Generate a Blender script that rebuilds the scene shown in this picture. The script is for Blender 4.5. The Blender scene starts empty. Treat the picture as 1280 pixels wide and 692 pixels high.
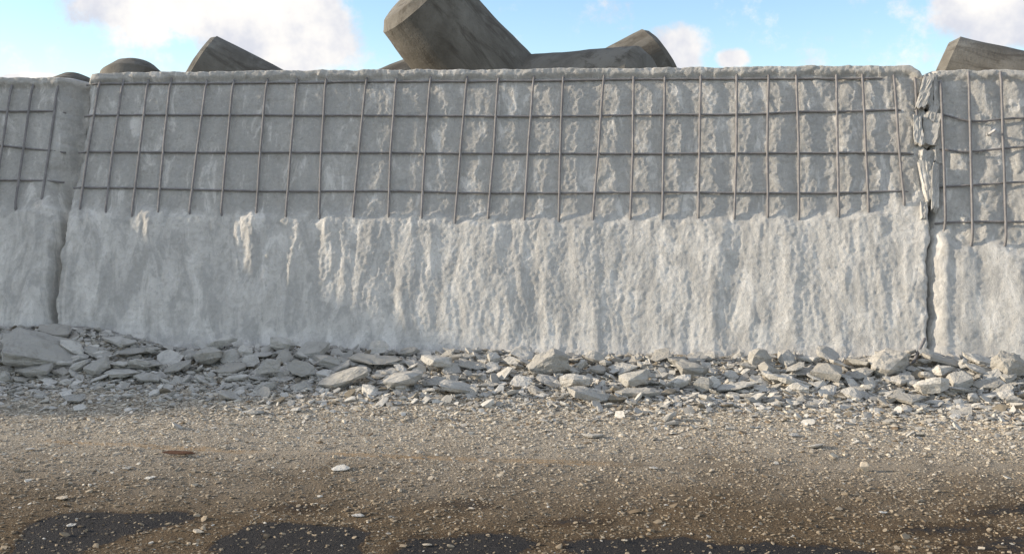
import bpy, bmesh, math, random
import numpy as np
from mathutils import Vector, Matrix

random.seed(7)
rng = np.random.default_rng(11)
S = bpy.context.scene
C = S.collection
rad = math.radians

# ------------------------------------------------------------------ camera model
W, H, F = 1280.0, 692.0, 1244.0
CAM_Z, HORIZON = 1.35, 225.0
PITCH = math.atan((H / 2 - HORIZON) / F)
CAM = np.array([0.0, 0.0, CAM_Z])

def ray(x, y):
    cx, cy = (x - W / 2) / F, -(y - H / 2) / F
    c, s = math.cos(PITCH), math.sin(PITCH)
    return np.array([cx, c + cy * s, -s + cy * c])

def project(p):
    p = np.asarray(p) - CAM
    c, s = math.cos(PITCH), math.sin(PITCH)
    d = p[1] * c - p[2] * s
    up = p[1] * s + p[2] * c
    return W / 2 + F * p[0] / d, H / 2 - F * up / d

# ------------------------------------------------------------------ noise
_perm = np.concatenate([rng.permutation(4096)] * 2)
_gang = rng.uniform(0, 2 * np.pi, 4096)
_g = np.stack([np.cos(_gang), np.sin(_gang)], 1)
_rnd = rng.uniform(0, 1, (4096, 4))

def _hash(i, j, seed):
    return _perm[(_perm[(i + seed * 131) & 4095] + j) & 4095]

def perlin(x, y, seed=0):
    x = np.asarray(x, float); y = np.asarray(y, float)
    x, y = np.broadcast_arrays(x, y)
    xi = np.floor(x).astype(int); yi = np.floor(y).astype(int)
    xf = x - xi; yf = y - yi
    u = xf ** 3 * (xf * (xf * 6 - 15) + 10); v = yf ** 3 * (yf * (yf * 6 - 15) + 10)
    def gr(a, b):
        g = _g[_hash(xi + a, yi + b, seed)]
        return g[..., 0] * (xf - a) + g[..., 1] * (yf - b)
    n0 = gr(0, 0) * (1 - u) + gr(1, 0) * u
    n1 = gr(0, 1) * (1 - u) + gr(1, 1) * u
    return (n0 * (1 - v) + n1 * v) * 1.5

def fbm(x, y, octv=4, seed=0, gain=0.5):
    t = 0; a = 1
    for k in range(octv):
        t = t + a * perlin(x * 2 ** k + 17.3 * k, y * 2 ** k - 9.1 * k, seed + k); a *= gain
    return t

def facet(x, y, seed=0):
    """broken-stone facets: every cell has its own height and tilt"""
    x, y = np.broadcast_arrays(np.asarray(x, float), np.asarray(y, float))
    xi = np.floor(x).astype(int); yi = np.floor(y).astype(int)
    best = np.full(x.shape, 1e9); val = np.zeros(x.shape)
    for a in (-1, 0, 1):
        for b in (-1, 0, 1):
            r = _rnd[_hash(xi + a, yi + b, seed)]
            px = xi + a + r[..., 0]; py = yi + b + r[..., 1]
            d = (x - px) ** 2 + (y - py) ** 2
            r2 = _rnd[_hash(xi + a + 57, yi + b - 31, seed)]
            v = (r[..., 2] - .5) * .6 + (x - px) * (r2[..., 0] - .5) * 1.6 + (y - py) * (r2[..., 1] - .5) * 1.6
            m = d < best
            best = np.where(m, d, best); val = np.where(m, v, val)
    return val

def sstep(a, b, x):
    t = np.clip((x - a) / (b - a), 0, 1)
    return t * t * (3 - 2 * t)

# ------------------------------------------------------------------ wall geometry
YAW, BAT, Y0, CURV = rad(6.5), 0.36, 7.15, 0.0155
T = np.array([math.cos(YAW), -math.sin(YAW), 0.0])
B = np.array([math.sin(YAW), math.cos(YAW), 0.0])
Z = np.array([0, 0, 1.0])
SL = Z + BAT * B
N = (-B + BAT * Z); N = N / np.linalg.norm(N)
O = np.array([0.0, Y0, 0.0])

def bow(u):
    u = np.asarray(u, float)
    a = np.clip(np.abs(u), 0, 4.0)
    t = np.clip((-7.2 - u) / 3.1, 0, 1)
    return CURV * a * a + 2 * CURV * 4.0 * np.clip(np.abs(u) - 4.0, 0, None) + 1.75 * t * t * (3 - 2 * t)

def wallP(u, h, d):
    u = np.asarray(u, float); h = np.asarray(h, float); d = np.asarray(d, float)
    u, h, d = np.broadcast_arrays(u, h, d)
    return O + u[..., None] * T + (-bow(u))[..., None] * B + h[..., None] * SL + d[..., None] * N

def px2wall(x, y, d=0.0):
    r = ray(x, y); u = 0.0
    for _ in range(6):
        o = O - float(bow(u)) * B + d * N
        t = np.dot(o - CAM, N) / np.dot(r, N)
        q = CAM + t * r - o
        u = float(np.dot(q, T))
    return u, float(q[2])

def wall_base_y(x):
    x = np.asarray(x, float)
    u = x / math.cos(YAW)
    for _ in range(4):
        u = (x + bow(u) * math.sin(YAW)) / math.cos(YAW)
    return Y0 - u * math.sin(YAW) - bow(u) * math.cos(YAW), u

# ------------------------------------------------------------------ object helpers
def tag(o, label=None, cat=None, group=None, kind=None):
    if label: o['label'] = label
    if cat: o['category'] = cat
    if group: o['group'] = group
    if kind: o['kind'] = kind
    return o

def mesh_np(name, verts, faces, mat=None, parent=None, smooth=True):
    me = bpy.data.meshes.new(name)
    verts = np.asarray(verts, np.float32).reshape(-1, 3)
    if isinstance(faces, np.ndarray):
        nf, k = faces.shape
        me.vertices.add(len(verts)); me.vertices.foreach_set('co', verts.ravel())
        me.loops.add(nf * k); me.loops.foreach_set('vertex_index', faces.astype(np.int32).ravel())
        me.polygons.add(nf)
        me.polygons.foreach_set('loop_start', np.arange(0, nf * k, k, dtype=np.int32))
        me.polygons.foreach_set('loop_total', np.full(nf, k, np.int32))
        me.update(calc_edges=True)
    else:
        me.from_pydata(verts.tolist(), [], faces)
    me.polygons.foreach_set('use_smooth', np.full(len(me.polygons), smooth))
    if mat: me.materials.append(mat)
    o = bpy.data.objects.new(name, me); C.objects.link(o)
    if parent is not None: o.parent = parent
    return o

def empty(name, loc):
    o = bpy.data.objects.new(name, None); o.location = loc; C.objects.link(o)
    o.empty_display_size = .1
    return o

def child_of(o, p):
    """parents a mesh given in world coordinates to an unrotated empty"""
    o.parent = p
    o.data.transform(Matrix.Translation(-Vector(p.location)))

def grid_faces(nr, nc, flip=False):
    i = np.arange(nr - 1)[:, None] * nc + np.arange(nc - 1)[None, :]
    q = np.stack([i, i + 1, i + nc + 1, i + nc], -1).reshape(-1, 4)
    return q[:, ::-1].copy() if flip else q

def tube(name, pts, r, mat, parent, sides=8, seed=0):
    pts = np.asarray(pts); n = len(pts)
    tan = np.gradient(pts, axis=0); tan /= np.linalg.norm(tan, axis=1)[:, None]
    a = np.cross(tan, N); a /= np.linalg.norm(a, axis=1)[:, None]
    b = np.cross(tan, a)
    th = np.arange(sides) / sides * 2 * np.pi
    rr = r * (1 + .13 * perlin(np.arange(n) * .9, np.full(n, seed * 3.7), 5))
    ring = pts[:, None, :] + rr[:, None, None] * (np.cos(th)[None, :, None] * a[:, None, :] + np.sin(th)[None, :, None] * b[:, None, :])
    v = ring.reshape(-1, 3)
    f = []
    for i in range(n - 1):
        for k in range(sides):
            k2 = (k + 1) % sides
            f.append((i * sides + k, i * sides + k2, (i + 1) * sides + k2, (i + 1) * sides + k))
    f.append(tuple(range(sides - 1, -1, -1))); f.append(tuple((n - 1) * sides + k for k in range(sides)))
    return mesh_np(name, v, f, mat, parent)

# ------------------------------------------------------------------ materials
def new_mat(name):
    m = bpy.data.materials.new(name); m.use_nodes = True
    nt = m.node_tree; nt.nodes.clear()
    return m, nt

class NB:
    def __init__(s, nt): s.nt = nt
    def n(s, typ, **kw):
        x = s.nt.nodes.new(typ)
        for k, v in kw.items():
            if k == 'inp':
                for kk, vv in v.items():
                    if hasattr(vv, 'is_output'): s.nt.links.new(vv, x.inputs[kk])
                    else: x.inputs[kk].default_value = vv
            else: setattr(x, k, v)
        return x
    def math(s, op, a, b=0.0, c=None, clamp=False):
        x = s.n('ShaderNodeMath', operation=op, use_clamp=clamp)
        for i, v in enumerate([a, b] + ([c] if c is not None else [])):
            if hasattr(v, 'is_output'): s.nt.links.new(v, x.inputs[i])
            else: x.inputs[i].default_value = v
        return x.outputs[0]
    def mix(s, f, a, b):
        x = s.n('ShaderNodeMix', data_type='RGBA')
        for i, v in ((0, f), (6, a), (7, b)):
            if hasattr(v, 'is_output'): s.nt.links.new(v, x.inputs[i])
            else: x.inputs[i].default_value = v if i == 0 else (*v[:3], 1)
        return x.outputs[2]
    def ramp(s, v, lo, hi, a=0.0, b=1.0):
        x = s.n('ShaderNodeMapRange', interpolation_type='SMOOTHSTEP', inp={0: v, 1: lo, 2: hi, 3: a, 4: b})
        return x.outputs[0]
    def noise(s, vec, scale, detail=4, rough=.55, dist=0.0):
        x = s.n('ShaderNodeTexNoise', inp={'Vector': vec, 'Scale': scale, 'Detail': detail, 'Roughness': rough, 'Distortion': dist})
        return x.outputs[0]
    def out(s, col, rough=.9, bump=None, spec=.2):
        p = s.n('ShaderNodeBsdfPrincipled', inp={'Base Color': col if hasattr(col, 'is_output') else (*col[:3], 1), 'Roughness': rough, 'Specular IOR Level': spec})
        if bump is not None: s.nt.links.new(bump, p.inputs['Normal'])
        o = s.n('ShaderNodeOutputMaterial'); s.nt.links.new(p.outputs[0], o.inputs[0])
        return p
    def bump(s, h, dist, strength=1.0, nrm=None):
        x = s.n('ShaderNodeBump', inp={'Height': h, 'Distance': dist, 'Strength': strength})
        if nrm is not None: s.nt.links.new(nrm, x.inputs['Normal'])
        return x.outputs[0]

def mat_wall():
    m, nt = new_mat('hacked concrete'); b = NB(nt)
    pos = b.n('ShaderNodeNewGeometry').outputs['Position']
    n1 = b.noise(pos, 1.3, 5, .6); n2 = b.noise(pos, 10, 6, .7, .6); n3 = b.noise(pos, 42, 5, .75); n4 = b.noise(pos, 170, 3, .7); n6 = b.noise(pos, 22, 5, .75, .3)
    st = b.n('ShaderNodeMapping', inp={'Vector': pos, 'Scale': (8, 8, .8)}).outputs[0]
    n5 = b.noise(st, 1.0, 6, .65, .7)
    dust = b.n('ShaderNodeAttribute', attribute_name='dust').outputs['Fac']
    c = b.mix(b.ramp(n1, .35, .65), (.44, .425, .39), (.51, .492, .452))
    c = b.mix(b.math('MULTIPLY', b.ramp(n6, .5, .66), .45), c, (.29, .272, .24))
    c = b.mix(b.math('MULTIPLY', dust, .72), c, (.72, .692, .635))
    c = b.mix(b.math('MULTIPLY', b.ramp(n5, .48, .60), .75), c, (.42, .408, .38))
    c = b.mix(b.math('MULTIPLY', b.ramp(n5, .47, .35), .7), c, (.78, .752, .695))
    c = b.mix(b.math('MULTIPLY', b.ramp(n2, .5, .68), .36), c, (.34, .325, .295))
    c = b.mix(b.math('MULTIPLY', b.ramp(n3, .52, .7), .42), c, (.30, .28, .25))
    c = b.mix(b.math('MULTIPLY', b.ramp(n3, .46, .3), .45), c, (.68, .655, .6))
    c = b.mix(b.math('MULTIPLY', b.ramp(n4, .55, .72), .4), c, (.26, .245, .215))
    h = b.math('ADD', b.math('ADD', b.math('MULTIPLY', n3, .5), b.math('MULTIPLY', n4, .35)), b.math('MULTIPLY', n6, .15))
    b.out(c, .95, b.bump(h, .028, .7), .1)
    return m

def mat_rubble():
    m, nt = new_mat('broken concrete'); b = NB(nt)
    tc = b.n('ShaderNodeTexCoord').outputs['Object']
    oi = b.n('ShaderNodeObjectInfo').outputs['Random']
    geo = b.n('ShaderNodeNewGeometry')
    pos = geo.outputs['Position']
    n2 = b.noise(pos, 14, 5, .65); n3 = b.noise(pos, 70, 4, .7)
    c = b.mix(oi, (.36, .345, .31), (.64, .615, .56))
    c = b.mix(b.math('MULTIPLY', b.ramp(oi, .86, .9), .55), c, (.21, .19, .155))
    c = b.mix(b.math('MULTIPLY', b.ramp(n2, .48, .66), .6), c, (.31, .295, .26))
    c = b.mix(b.math('MULTIPLY', b.ramp(n3, .55, .75), .4), c, (.27, .255, .225))
    h = b.math('ADD', b.math('MULTIPLY', n2, .6), b.math('MULTIPLY', n3, .5))
    b.out(c, .95, b.bump(h, .03, .9), .1)
    return m

def mat_gravel():
    m, nt = new_mat('gravel chips'); b = NB(nt)
    geo = b.n('ShaderNodeNewGeometry')
    ri = geo.outputs['Random Per Island']; pos = geo.outputs['Position']
    y = b.n('ShaderNodeSeparateXYZ', inp={0: pos}).outputs[1]
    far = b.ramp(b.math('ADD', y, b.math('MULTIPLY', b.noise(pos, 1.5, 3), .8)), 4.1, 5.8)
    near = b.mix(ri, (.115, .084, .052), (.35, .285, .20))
    near = b.mix(b.ramp(ri, .955, .985), near, (.5, .47, .41))
    near = b.mix(b.ramp(ri, .05, .0), near, (.05, .045, .04))
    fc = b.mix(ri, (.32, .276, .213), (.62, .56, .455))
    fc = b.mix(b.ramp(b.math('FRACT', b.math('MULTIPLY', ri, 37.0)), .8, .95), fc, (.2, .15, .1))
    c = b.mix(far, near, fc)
    c = b.mix(b.math('MULTIPLY', b.ramp(b.noise(pos, 90, 3), .5, .7), .35), c, (.16, .15, .13))
    b.out(c, .92, None, .15)
    return m

def mat_debris():
    m, nt = new_mat('concrete flakes'); b = NB(nt)
    geo = b.n('ShaderNodeNewGeometry'); ri = geo.outputs['Random Per Island']; pos = geo.outputs['Position']
    c = b.mix(ri, (.30, .285, .255), (.58, .555, .5))
    c = b.mix(b.ramp(b.math('FRACT', b.math('MULTIPLY', ri, 41.0)), .86, .95), c, (.21, .18, .135))
    n3 = b.noise(pos, 60, 4, .7)
    c = b.mix(b.math('MULTIPLY', b.ramp(n3, .5, .7), .45), c, (.19, .18, .16))
    b.out(c, .95, b.bump(n3, .01, .7), .1)
    return m

def mat_ground():
    m, nt = new_mat('gritty asphalt'); b = NB(nt)
    pos = b.n('ShaderNodeNewGeometry').outputs['Position']
    y = b.n('ShaderNodeSeparateXYZ', inp={0: pos}).outputs[1]
    damp = b.n('ShaderNodeAttribute', attribute_name='damp').outputs['Fac']
    paint = b.n('ShaderNodeAttribute', attribute_name='paint').outputs['Fac']
    n1 = b.noise(pos, 1.6, 5, .6); n2 = b.noise(pos, 12, 5, .7); n3 = b.noise(pos, 90, 3, .7); n4 = b.noise(pos, 260, 2, .6)
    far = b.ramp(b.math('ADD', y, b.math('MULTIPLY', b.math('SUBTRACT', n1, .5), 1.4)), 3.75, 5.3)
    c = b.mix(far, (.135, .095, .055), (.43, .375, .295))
    c = b.mix(b.math('MULTIPLY', b.ramp(n2, .45, .7), .5), c, (.055, .042, .028))
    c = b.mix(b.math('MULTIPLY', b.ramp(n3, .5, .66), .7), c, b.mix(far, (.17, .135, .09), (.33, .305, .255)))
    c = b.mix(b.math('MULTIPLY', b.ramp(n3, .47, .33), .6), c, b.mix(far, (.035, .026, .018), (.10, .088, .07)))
    c = b.mix(b.math('MULTIPLY', b.ramp(n4, .55, .7), .45), c, (.04, .032, .025))
    pm = b.math('MULTIPLY', paint, b.ramp(b.noise(pos, 26, 5, .8), .36, .58))
    c = b.mix(b.math('MULTIPLY', pm, .55), c, (.36, .225, .10))
    pale = b.n('ShaderNodeAttribute', attribute_name='heap').outputs['Fac']
    c = b.mix(b.math('MULTIPLY', pale, .85), c, b.mix(n3, (.2, .192, .175), (.42, .41, .38)))
    dm = b.ramp(b.math('ADD', damp, b.math('MULTIPLY', b.math('SUBTRACT', b.noise(pos, 34, 6, .85), .5), 1.4)), .38, .64)
    wet = b.mix(b.ramp(n3, .5, .75), (.027, .0255, .025), (.068, .060, .052))
    c = b.mix(dm, c, wet)
    ring = b.math('MULTIPLY', b.ramp(damp, .05, .4), b.math('SUBTRACT', 1.0, dm))
    c = b.mix(b.math('MULTIPLY', ring, .6), c, (.045, .028, .015))
    h = b.math('ADD', b.math('MULTIPLY', n3, .8), b.math('MULTIPLY', n4, .3))
    r = b.math('SUBTRACT', .95, b.math('MULTIPLY', dm, .25))
    p = b.out(c, .95, b.bump(h, .022, .9), .15)
    nt.links.new(r, p.inputs['Roughness'])
    return m

def mat_bar():
    m, nt = new_mat('dusty steel bar'); b = NB(nt)
    pos = b.n('ShaderNodeNewGeometry').outputs['Position']
    oi = b.n('ShaderNodeObjectInfo').outputs['Random']
    n = b.noise(pos, 18, 4, .7); n2 = b.noise(pos, 120, 3, .6)
    c = b.mix(b.ramp(n, .35, .7), (.19, .18, .175), (.28, .265, .258))
    c = b.mix(b.math('MULTIPLY', b.ramp(n, .62, .8), .6), c, (.20, .13, .09))
    c = b.mix(b.math('MULTIPLY', oi, .3), c, (.15, .14, .135))
    b.out(c, .75, b.bump(n2, .006, .6), .3)
    return m

def mat_tetra():
    m, nt = new_mat('weathered concrete'); b = NB(nt)
    tc = b.n('ShaderNodeTexCoord').outputs['Object']
    n1 = b.noise(tc, 1.1, 6, .65, .5); n2 = b.noise(tc, 5, 6, .7); n3 = b.noise(tc, 40, 4, .7)
    st = b.n('ShaderNodeMapping', inp={'Vector': tc, 'Scale': (3, 3, .5)}).outputs[0]
    n4 = b.noise(st, 2.2, 5, .7, .6)
    c = b.mix(b.ramp(n1, .3, .7), (.10, .090, .075), (.21, .197, .17))
    c = b.mix(b.math('MULTIPLY', b.ramp(n4, .48, .68), .7), c, (.065, .056, .045))
    c = b.mix(b.math('MULTIPLY', b.ramp(n2, .55, .75), .5), c, (.27, .26, .225))
    c = b.mix(b.math('MULTIPLY', b.ramp(n3, .58, .75), .4), c, (.05, .045, .038))
    b.out(c, .92, b.bump(b.math('ADD', b.math('MULTIPLY', n2, .6), b.math('MULTIPLY', n3, .4)), .02, .6), .15)
    return m

def mat_plain(name, col, rough=.8):
    m, nt = new_mat(name); b = NB(nt)
    pos = b.n('ShaderNodeNewGeometry').outputs['Position']
    n = b.noise(pos, 40, 4, .7)
    c = b.mix(b.ramp(n, .35, .7), tuple(v * .65 for v in col), col)
    b.out(c, rough, b.bump(n, .005, .5), .2)
    return m

M_WALL, M_RUB, M_GRAV, M_GND, M_BAR, M_TET = mat_wall(), mat_rubble(), mat_gravel(), mat_ground(), mat_bar(), mat_tetra()
M_RUST = mat_plain('rusty scrap', (.13, .065, .035))
M_BANK = mat_plain('rocky fill', (.25, .24, .22))
M_PALE = mat_plain('pale stone', (.62, .53, .40), .9)
M_DEB = mat_debris()
M_STEEL = mat_plain('bare steel stub', (.55, .55, .55), .45)

# ------------------------------------------------------------------ wall profile tables (from the photograph onto the wall's own plane)
def curve_u(pts, d=0.0):
    q = np.array([px2wall(x, y, d) for x, y in pts])
    return q[:, 0], q[:, 1]

tu, th_ = curve_u([(-60, 99), (0, 98), (74, 98), (84, 97), (100, 94.5), (130, 92), (200, 90.5), (340, 89), (460, 88), (640, 87), (700, 86), (840, 85), (900, 84.5), (960, 83), (1100, 82.5), (1138, 83), (1152, 90), (1180, 88.5), (1280, 88), (1340, 87)])
def top_h(u):
    return np.interp(u, tu, th_) + .005 * fbm(np.asarray(u) * 5, 0.3, 4, 3) + .003 * facet(np.asarray(u) * 11, 0.7, 9)

ru, rh = curve_u([(-40, 262), (60, 258), (75, 262), (100, 266), (300, 268), (560, 276), (700, 276), (1000, 273), (1080, 268), (1140, 255), (1158, 262), (1172, 290), (1200, 309), (1320, 312)])
def recess_h(u):
    return np.interp(u, ru, rh) + .016 * fbm(np.asarray(u) * 4, .1, 4, 21)

ju, jh = curve_u([(101, 90), (97, 130), (92, 180), (84, 225), (77, 262), (71, 310), (65, 360), (61, 420), (60, 470)])
JL = lambda h: np.interp(h, jh[::-1], ju[::-1]) + .012 * fbm(np.asarray(h) * 4, .5, 4, 31) + .007 * fbm(np.asarray(h) * 16, .5, 3, 35)
ku, kh = curve_u([(1158, 84), (1160, 140), (1162, 200), (1165, 260), (1162, 330), (1163, 380), (1162, 470)])
JR = lambda h: np.interp(h, kh[::-1], ku[::-1]) + .012 * fbm(np.asarray(h) * 4, 1.5, 4, 33) + .008 * fbm(np.asarray(h) * 16, .5, 3, 36)

def relief(u, h):
    """wall surface out of the bars' plane, metres"""
    cap = sstep(-.075, -.03, h - top_h(u) + .012 * fbm(u * 8, h * 8, 3, 41))
    rec = sstep(-.05, .09, h - recess_h(u) + .035 * fbm(u * 7, h * 9, 4, 42)) * (1 - cap)
    right = sstep(1.2, 3.2, u)
    # recessed field between the bars
    wx = u + .05 * fbm(u * 3, h * 3, 3, 51)
    k = .45 + .55 * right
    a = -.033 + k * (.007 * fbm(wx * 3.2, h * 2.2, 4, 52) + .006 * facet(wx * 10, h * 7, 53)) + .003 * fbm(u * 13, h * 9, 3, 59) + .003 * facet(wx * 24, h * 17, 54) + .0026 * fbm(u * 36, h * 36, 4, 55)
    a = a + right * (.012 * perlin(wx * 7 + .6 * perlin(u * 2, h * 2, 56), h * 1.6, 57) + .006 * facet(wx * 15, h * 7, 58))
    # fluted lower field
    sl = u + .10 * perlin(u * .9, h * .9, 61) * (1.5 - h) + .05 * perlin(u * 2.3, h * 1.7, 62)
    rib = perlin(sl * 4.2, h * .45, 63) + .55 * perlin(sl * 8.5, h * .9 + 4, 64)
    rib = np.where(rib > 0, rib * 1.2, rib)
    lf = .65 * sstep(-.8, -2.3, u)
    l = -.004 + (.0095 + .019 * lf) * rib + (.0055 + .013 * lf) * (.3 - np.abs(fbm(sl * 6.5, h * 1.1, 3, 65))) + .004 * facet(sl * 14, h * 6, 66) * sstep(-.5, .3, perlin(u * 3, h * 2.5, 68)) + (.0018 + .004 * lf) * fbm(sl * 19, h * 6, 3, 60) + (.0024 + .002 * lf) * fbm(u * 38, h * 32, 4, 67)
    l = l + .03 * sstep(.25, 0, h)
    cp = .0 + .005 * fbm(u * 6, h * 6, 3, 71) + .007 * facet(u * 13, h * 16, 72) + .003 * fbm(u * 40, h * 40, 2, 73)
    d = rec * a + (1 - rec - cap) * l + cap * cp
    return d, np.clip((1 - rec - cap) * (.75 + .35 * fbm(u * 5, h * 3, 3, 75)), 0, 1)

def build_segment(name, uL, uR, cols, jl, jr, hstep=.0095):
    """one wall panel; cols are 0..1 across; jl / jr: does the side end in a joint"""
    nr = int(2.36 / hstep)
    v = np.linspace(0, 1, nr)[:, None]
    s = np.asarray(cols)[None, :]
    hg = -.08 + v * (np.ones_like(s) * 2.25 + .08)
    for _ in range(2):
        uu = uL(hg) * (1 - s) + uR(hg) * s
        hg = -.08 + v * (top_h(uu) + .08)
    d, dust = relief(uu, hg)
    upper = sstep(1.0, 1.4, hg)
    if jl:
        x = uu - uL(hg)
        w = (.05 + .04 * upper) * (1 + .5 * fbm(hg * 6, 2.2, 3, 81))
        if name == 'right': w = (.045 + .03 * upper) * (1 + .5 * fbm(hg * 6, 2.2, 3, 84))
        dp = .11 if name == 'main' else .06 + .01 * upper
        d = d - dp * (1 - sstep(0, 1, x / w)) ** 1.6 - .02 * (1 - sstep(0, .12, x)) + .012 * facet(uu * 18, hg * 12, 85) * (1 - sstep(0, .14, x))
        if name == 'right': d = d + .012 * np.exp(-((x - .10) / .05) ** 2) * (1 - upper)
        dust = dust + .3 * (1 - sstep(0, .15, x))
    if jr:
        x = uR(hg) - uu
        w = (.07 + .15 * upper) * (1 + .4 * fbm(hg * 6, 3.2, 3, 82))
        if name == 'main': w = (.022 + .03 * upper) * (1 + .6 * fbm(hg * 7, 3.2, 3, 83))
        dp = .13 if name == 'left' else .06 + .01 * upper
        d = d - dp * (1 - sstep(0, 1, x / w)) ** 1.6 + .012 * facet(uu * 18, hg * 12, 86) * (1 - sstep(0, .14, x))
        if name == 'left': d = d + .035 * np.exp(-((x - .17) / .09) ** 2) * (1 - .5 * upper)
        dust = dust + .3 * (1 - sstep(0, .15, x))
    P = wallP(uu, hg, d)
    rows = [P]
    top = P[-1]
    nrm_in = B
    k = P.shape[1]
    for i, (t, dz) in enumerate(((.003, .003), (.05, .006), (.14, .006), (.28, .0), (.45, -.01))):
        q = top + t * B + np.stack([0 * uu[-1], 0 * uu[-1], dz + .006 * fbm(uu[-1] * 9, t * 9 + 2, 3, 88)], -1)
        rows.append(q[None])
    q = rows[-1][0].copy(); q[:, 2] = 0.0; q += .25 * B
    rows.append(q[None])
    A = np.concatenate(rows, 0)
    o = mesh_np('concrete_face', A.reshape(-1, 3), grid_faces(A.shape[0], k), M_WALL)
    at = o.data.attributes.new('dust', 'FLOAT', 'POINT')
    dd = np.zeros(A.shape[:2]); dd[:nr] = np.clip(dust, 0, 1)
    at.data.foreach_set('value', dd.ravel().astype(np.float32))
    return o

def cols_dense(n): return np.linspace(0, 1, n)
lw = lambda h: np.full_like(np.asarray(h, float), -15.0)
rw = lambda h: np.full_like(np.asarray(h, float), 9.0)
# columns of the off-frame parts are coarse, the seen part fine
uj = -3.45
lc = np.concatenate([np.linspace(0, 1 - .85 / (15 + uj), 120)[:-1], np.linspace(1 - .85 / (15 + uj), 1, 75)])
kj = float(JR(1.0))
rc = np.concatenate([np.linspace(0, 1.1 / (9 - kj), 92)[:-1], np.linspace(1.1 / (9 - kj), 1, 80)])

def wall_thing(name, seg, label, args, base_u):
    e = empty(name, wallP(base_u, 0, 0).tolist())
    tag(e, label, 'concrete wall', 'sea wall panels in a row', 'thing')
    f = build_segment(seg, *args); f.name = 'concrete_face'; child_of(f, e)
    return e

w_main = wall_thing('sea_wall_panel', 'main', 'long middle concrete panel with most of the exposed bar grid, between the two joints', (JL, JR, cols_dense(720), True, True), 0.0)
w_left = wall_thing('sea_wall_panel', 'left', 'bluish shaded concrete panel cut off by the picture edge, beyond the narrow joint', (lw, JL, lc, False, True), -5.0)
w_right = wall_thing('sea_wall_panel', 'right', 'sunlit concrete panel whose bars reach lower, beyond the shattered joint', (JR, rw, rc, True, False), 4.5)

# ------------------------------------------------------------------ reinforcing bars
def bar_from_px(name, pts, d0, parent, r, seed, dive0=0, dive1=0, label=None):
    q = np.array([px2wall(x, y, d0) for x, y in pts])
    t = np.concatenate([[0], np.cumsum(np.hypot(*np.diff(q, axis=0).T))])
    n = max(6, int(t[-1] / .035))
    tt = np.linspace(0, t[-1], n)
    u = np.interp(tt, t, q[:, 0]); h = np.interp(tt, t, q[:, 1])
    # soften the corners
    for _ in range(4):
        u[1:-1] = .25 * u[:-2] + .5 * u[1:-1] + .25 * u[2:]; h[1:-1] = .25 * h[:-2] + .5 * h[1:-1] + .25 * h[2:]
    d = d0 + .004 * perlin(tt * 3, np.full(n, seed * 1.7), 90)
    u = u + .003 * perlin(tt * 2.5, np.full(n, seed * 2.3 + 5), 91); h = h + .003 * perlin(tt * 2.5, np.full(n, seed * 2.9 + 8), 92)
    if dive0: d = d - dive0 * (1 - sstep(0, .10, tt))
    if dive1: d = d - dive1 * (1 - sstep(0, .10, t[-1] - tt))
    o = tube(name, wallP(u, h, d), r, M_BAR, None, seed=seed)
    child_of(o, parent)
    return o

VB = [((125,97),(99,266)),((154,99),(131,268)),((185,99),(164,272)),((214,96),(197,270)),((258,99),(236,268)),((292,99),(276,270)),
      ((334,97),(320,273)),((371,97),(357,273)),((407,98),(399,274)),((458,95),(441,273)),((495,97),(485,273)),((538,95),(527,275)),((584,95),(568,281)),((623,95),(610,275)),
      ((667.5,93),(655,278)),((704,95),(699,278)),((755,93),(741,277)),((792,95),(788,275)),((831,93),(828,275)),((876,93),(873,273)),((921,93),(918,275)),
      ((961,93),(960,275)),((996,93),(999,276)),((1046,93),(1049,274)),((1078.5,91),(1087,269)),((1118,93),(1131,258))]
def ext(a, b, k): return (a[0] + (b[0] - a[0]) * k, a[1] + (b[1] - a[1]) * k)
for i, (a, b_) in enumerate(VB):
    mid = ((a[0] + b_[0]) / 2 + random.uniform(-1.3, 1.3), (a[1] + b_[1]) / 2)
    bar_from_px('vertical_bar', [a, mid, ext(a, b_, 1.05)], -.006, w_main, .0090, i, .014, .05)
o = bar_from_px('vertical_bar', [(1144, 91), (1145, 120), (1147, 176)], -.01, w_main, .0090, 40, .02, .06)
o['label'] = 'short bar at the edge of the shattered joint'
for i, (a, b_) in enumerate([((15,102),(-9,262)),((41,102),(18,264)),((73,102),(51,258)),((-11,102),(-34,262)),((-38,102),(-60,262))]):
    bar_from_px('vertical_bar', [a, ext(a, b_, 1.05)], -.006, w_left, .0090, 50 + i, .014, .05)
for i, pts in enumerate([[(1176,100),(1179,180),(1183,290)],[(1211,89),(1214,200),(1216,312)],[(1251,89),(1255,200),(1258,315)],[(1293,89),(1297,200),(1300,315)],[(1333,89),(1337,200),(1341,315)]]):
    bar_from_px('vertical_bar', pts, .010, w_right, .0094, 60 + i, .012, .05)
def hrow(pts, parent, seed, d=-.021): bar_from_px('horizontal_bar', pts, d, parent, .0080, seed, .03, .03)
hrow([(106,104.5),(300,104),(480,102),(640,101.5),(800,99),(960,98.5),(1112,98)], w_main, 70, -.022)
hrow([(103,144),(200,143.5),(330,144),(480,144.5),(640,145.5),(760,144.5),(860,143),(900,143.5),(960,142),(1000,139.5),(1060,139),(1134,136.5)], w_main, 71)
hrow([(96,189.5),(250,190.5),(420,190.5),(560,191.5),(700,192),(830,192),(960,191.5),(1060,190.5),(1150,192)], w_main, 72)
hrow([(90,233.5),(220,236),(330,239),(480,238.5),(600,241),(720,241),(850,240),(960,241.5),(1060,241),(1142,238.5)], w_main, 73)
hrow([(-70,105),(76,104)], w_left, 74, -.022); hrow([(-70,138),(10,139),(80,139.5)], w_left, 75); hrow([(-70,181),(0,182),(60,188),(80,189)], w_left, 76); hrow([(-70,224),(60,226),(78,226.5)], w_left, 77)
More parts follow.
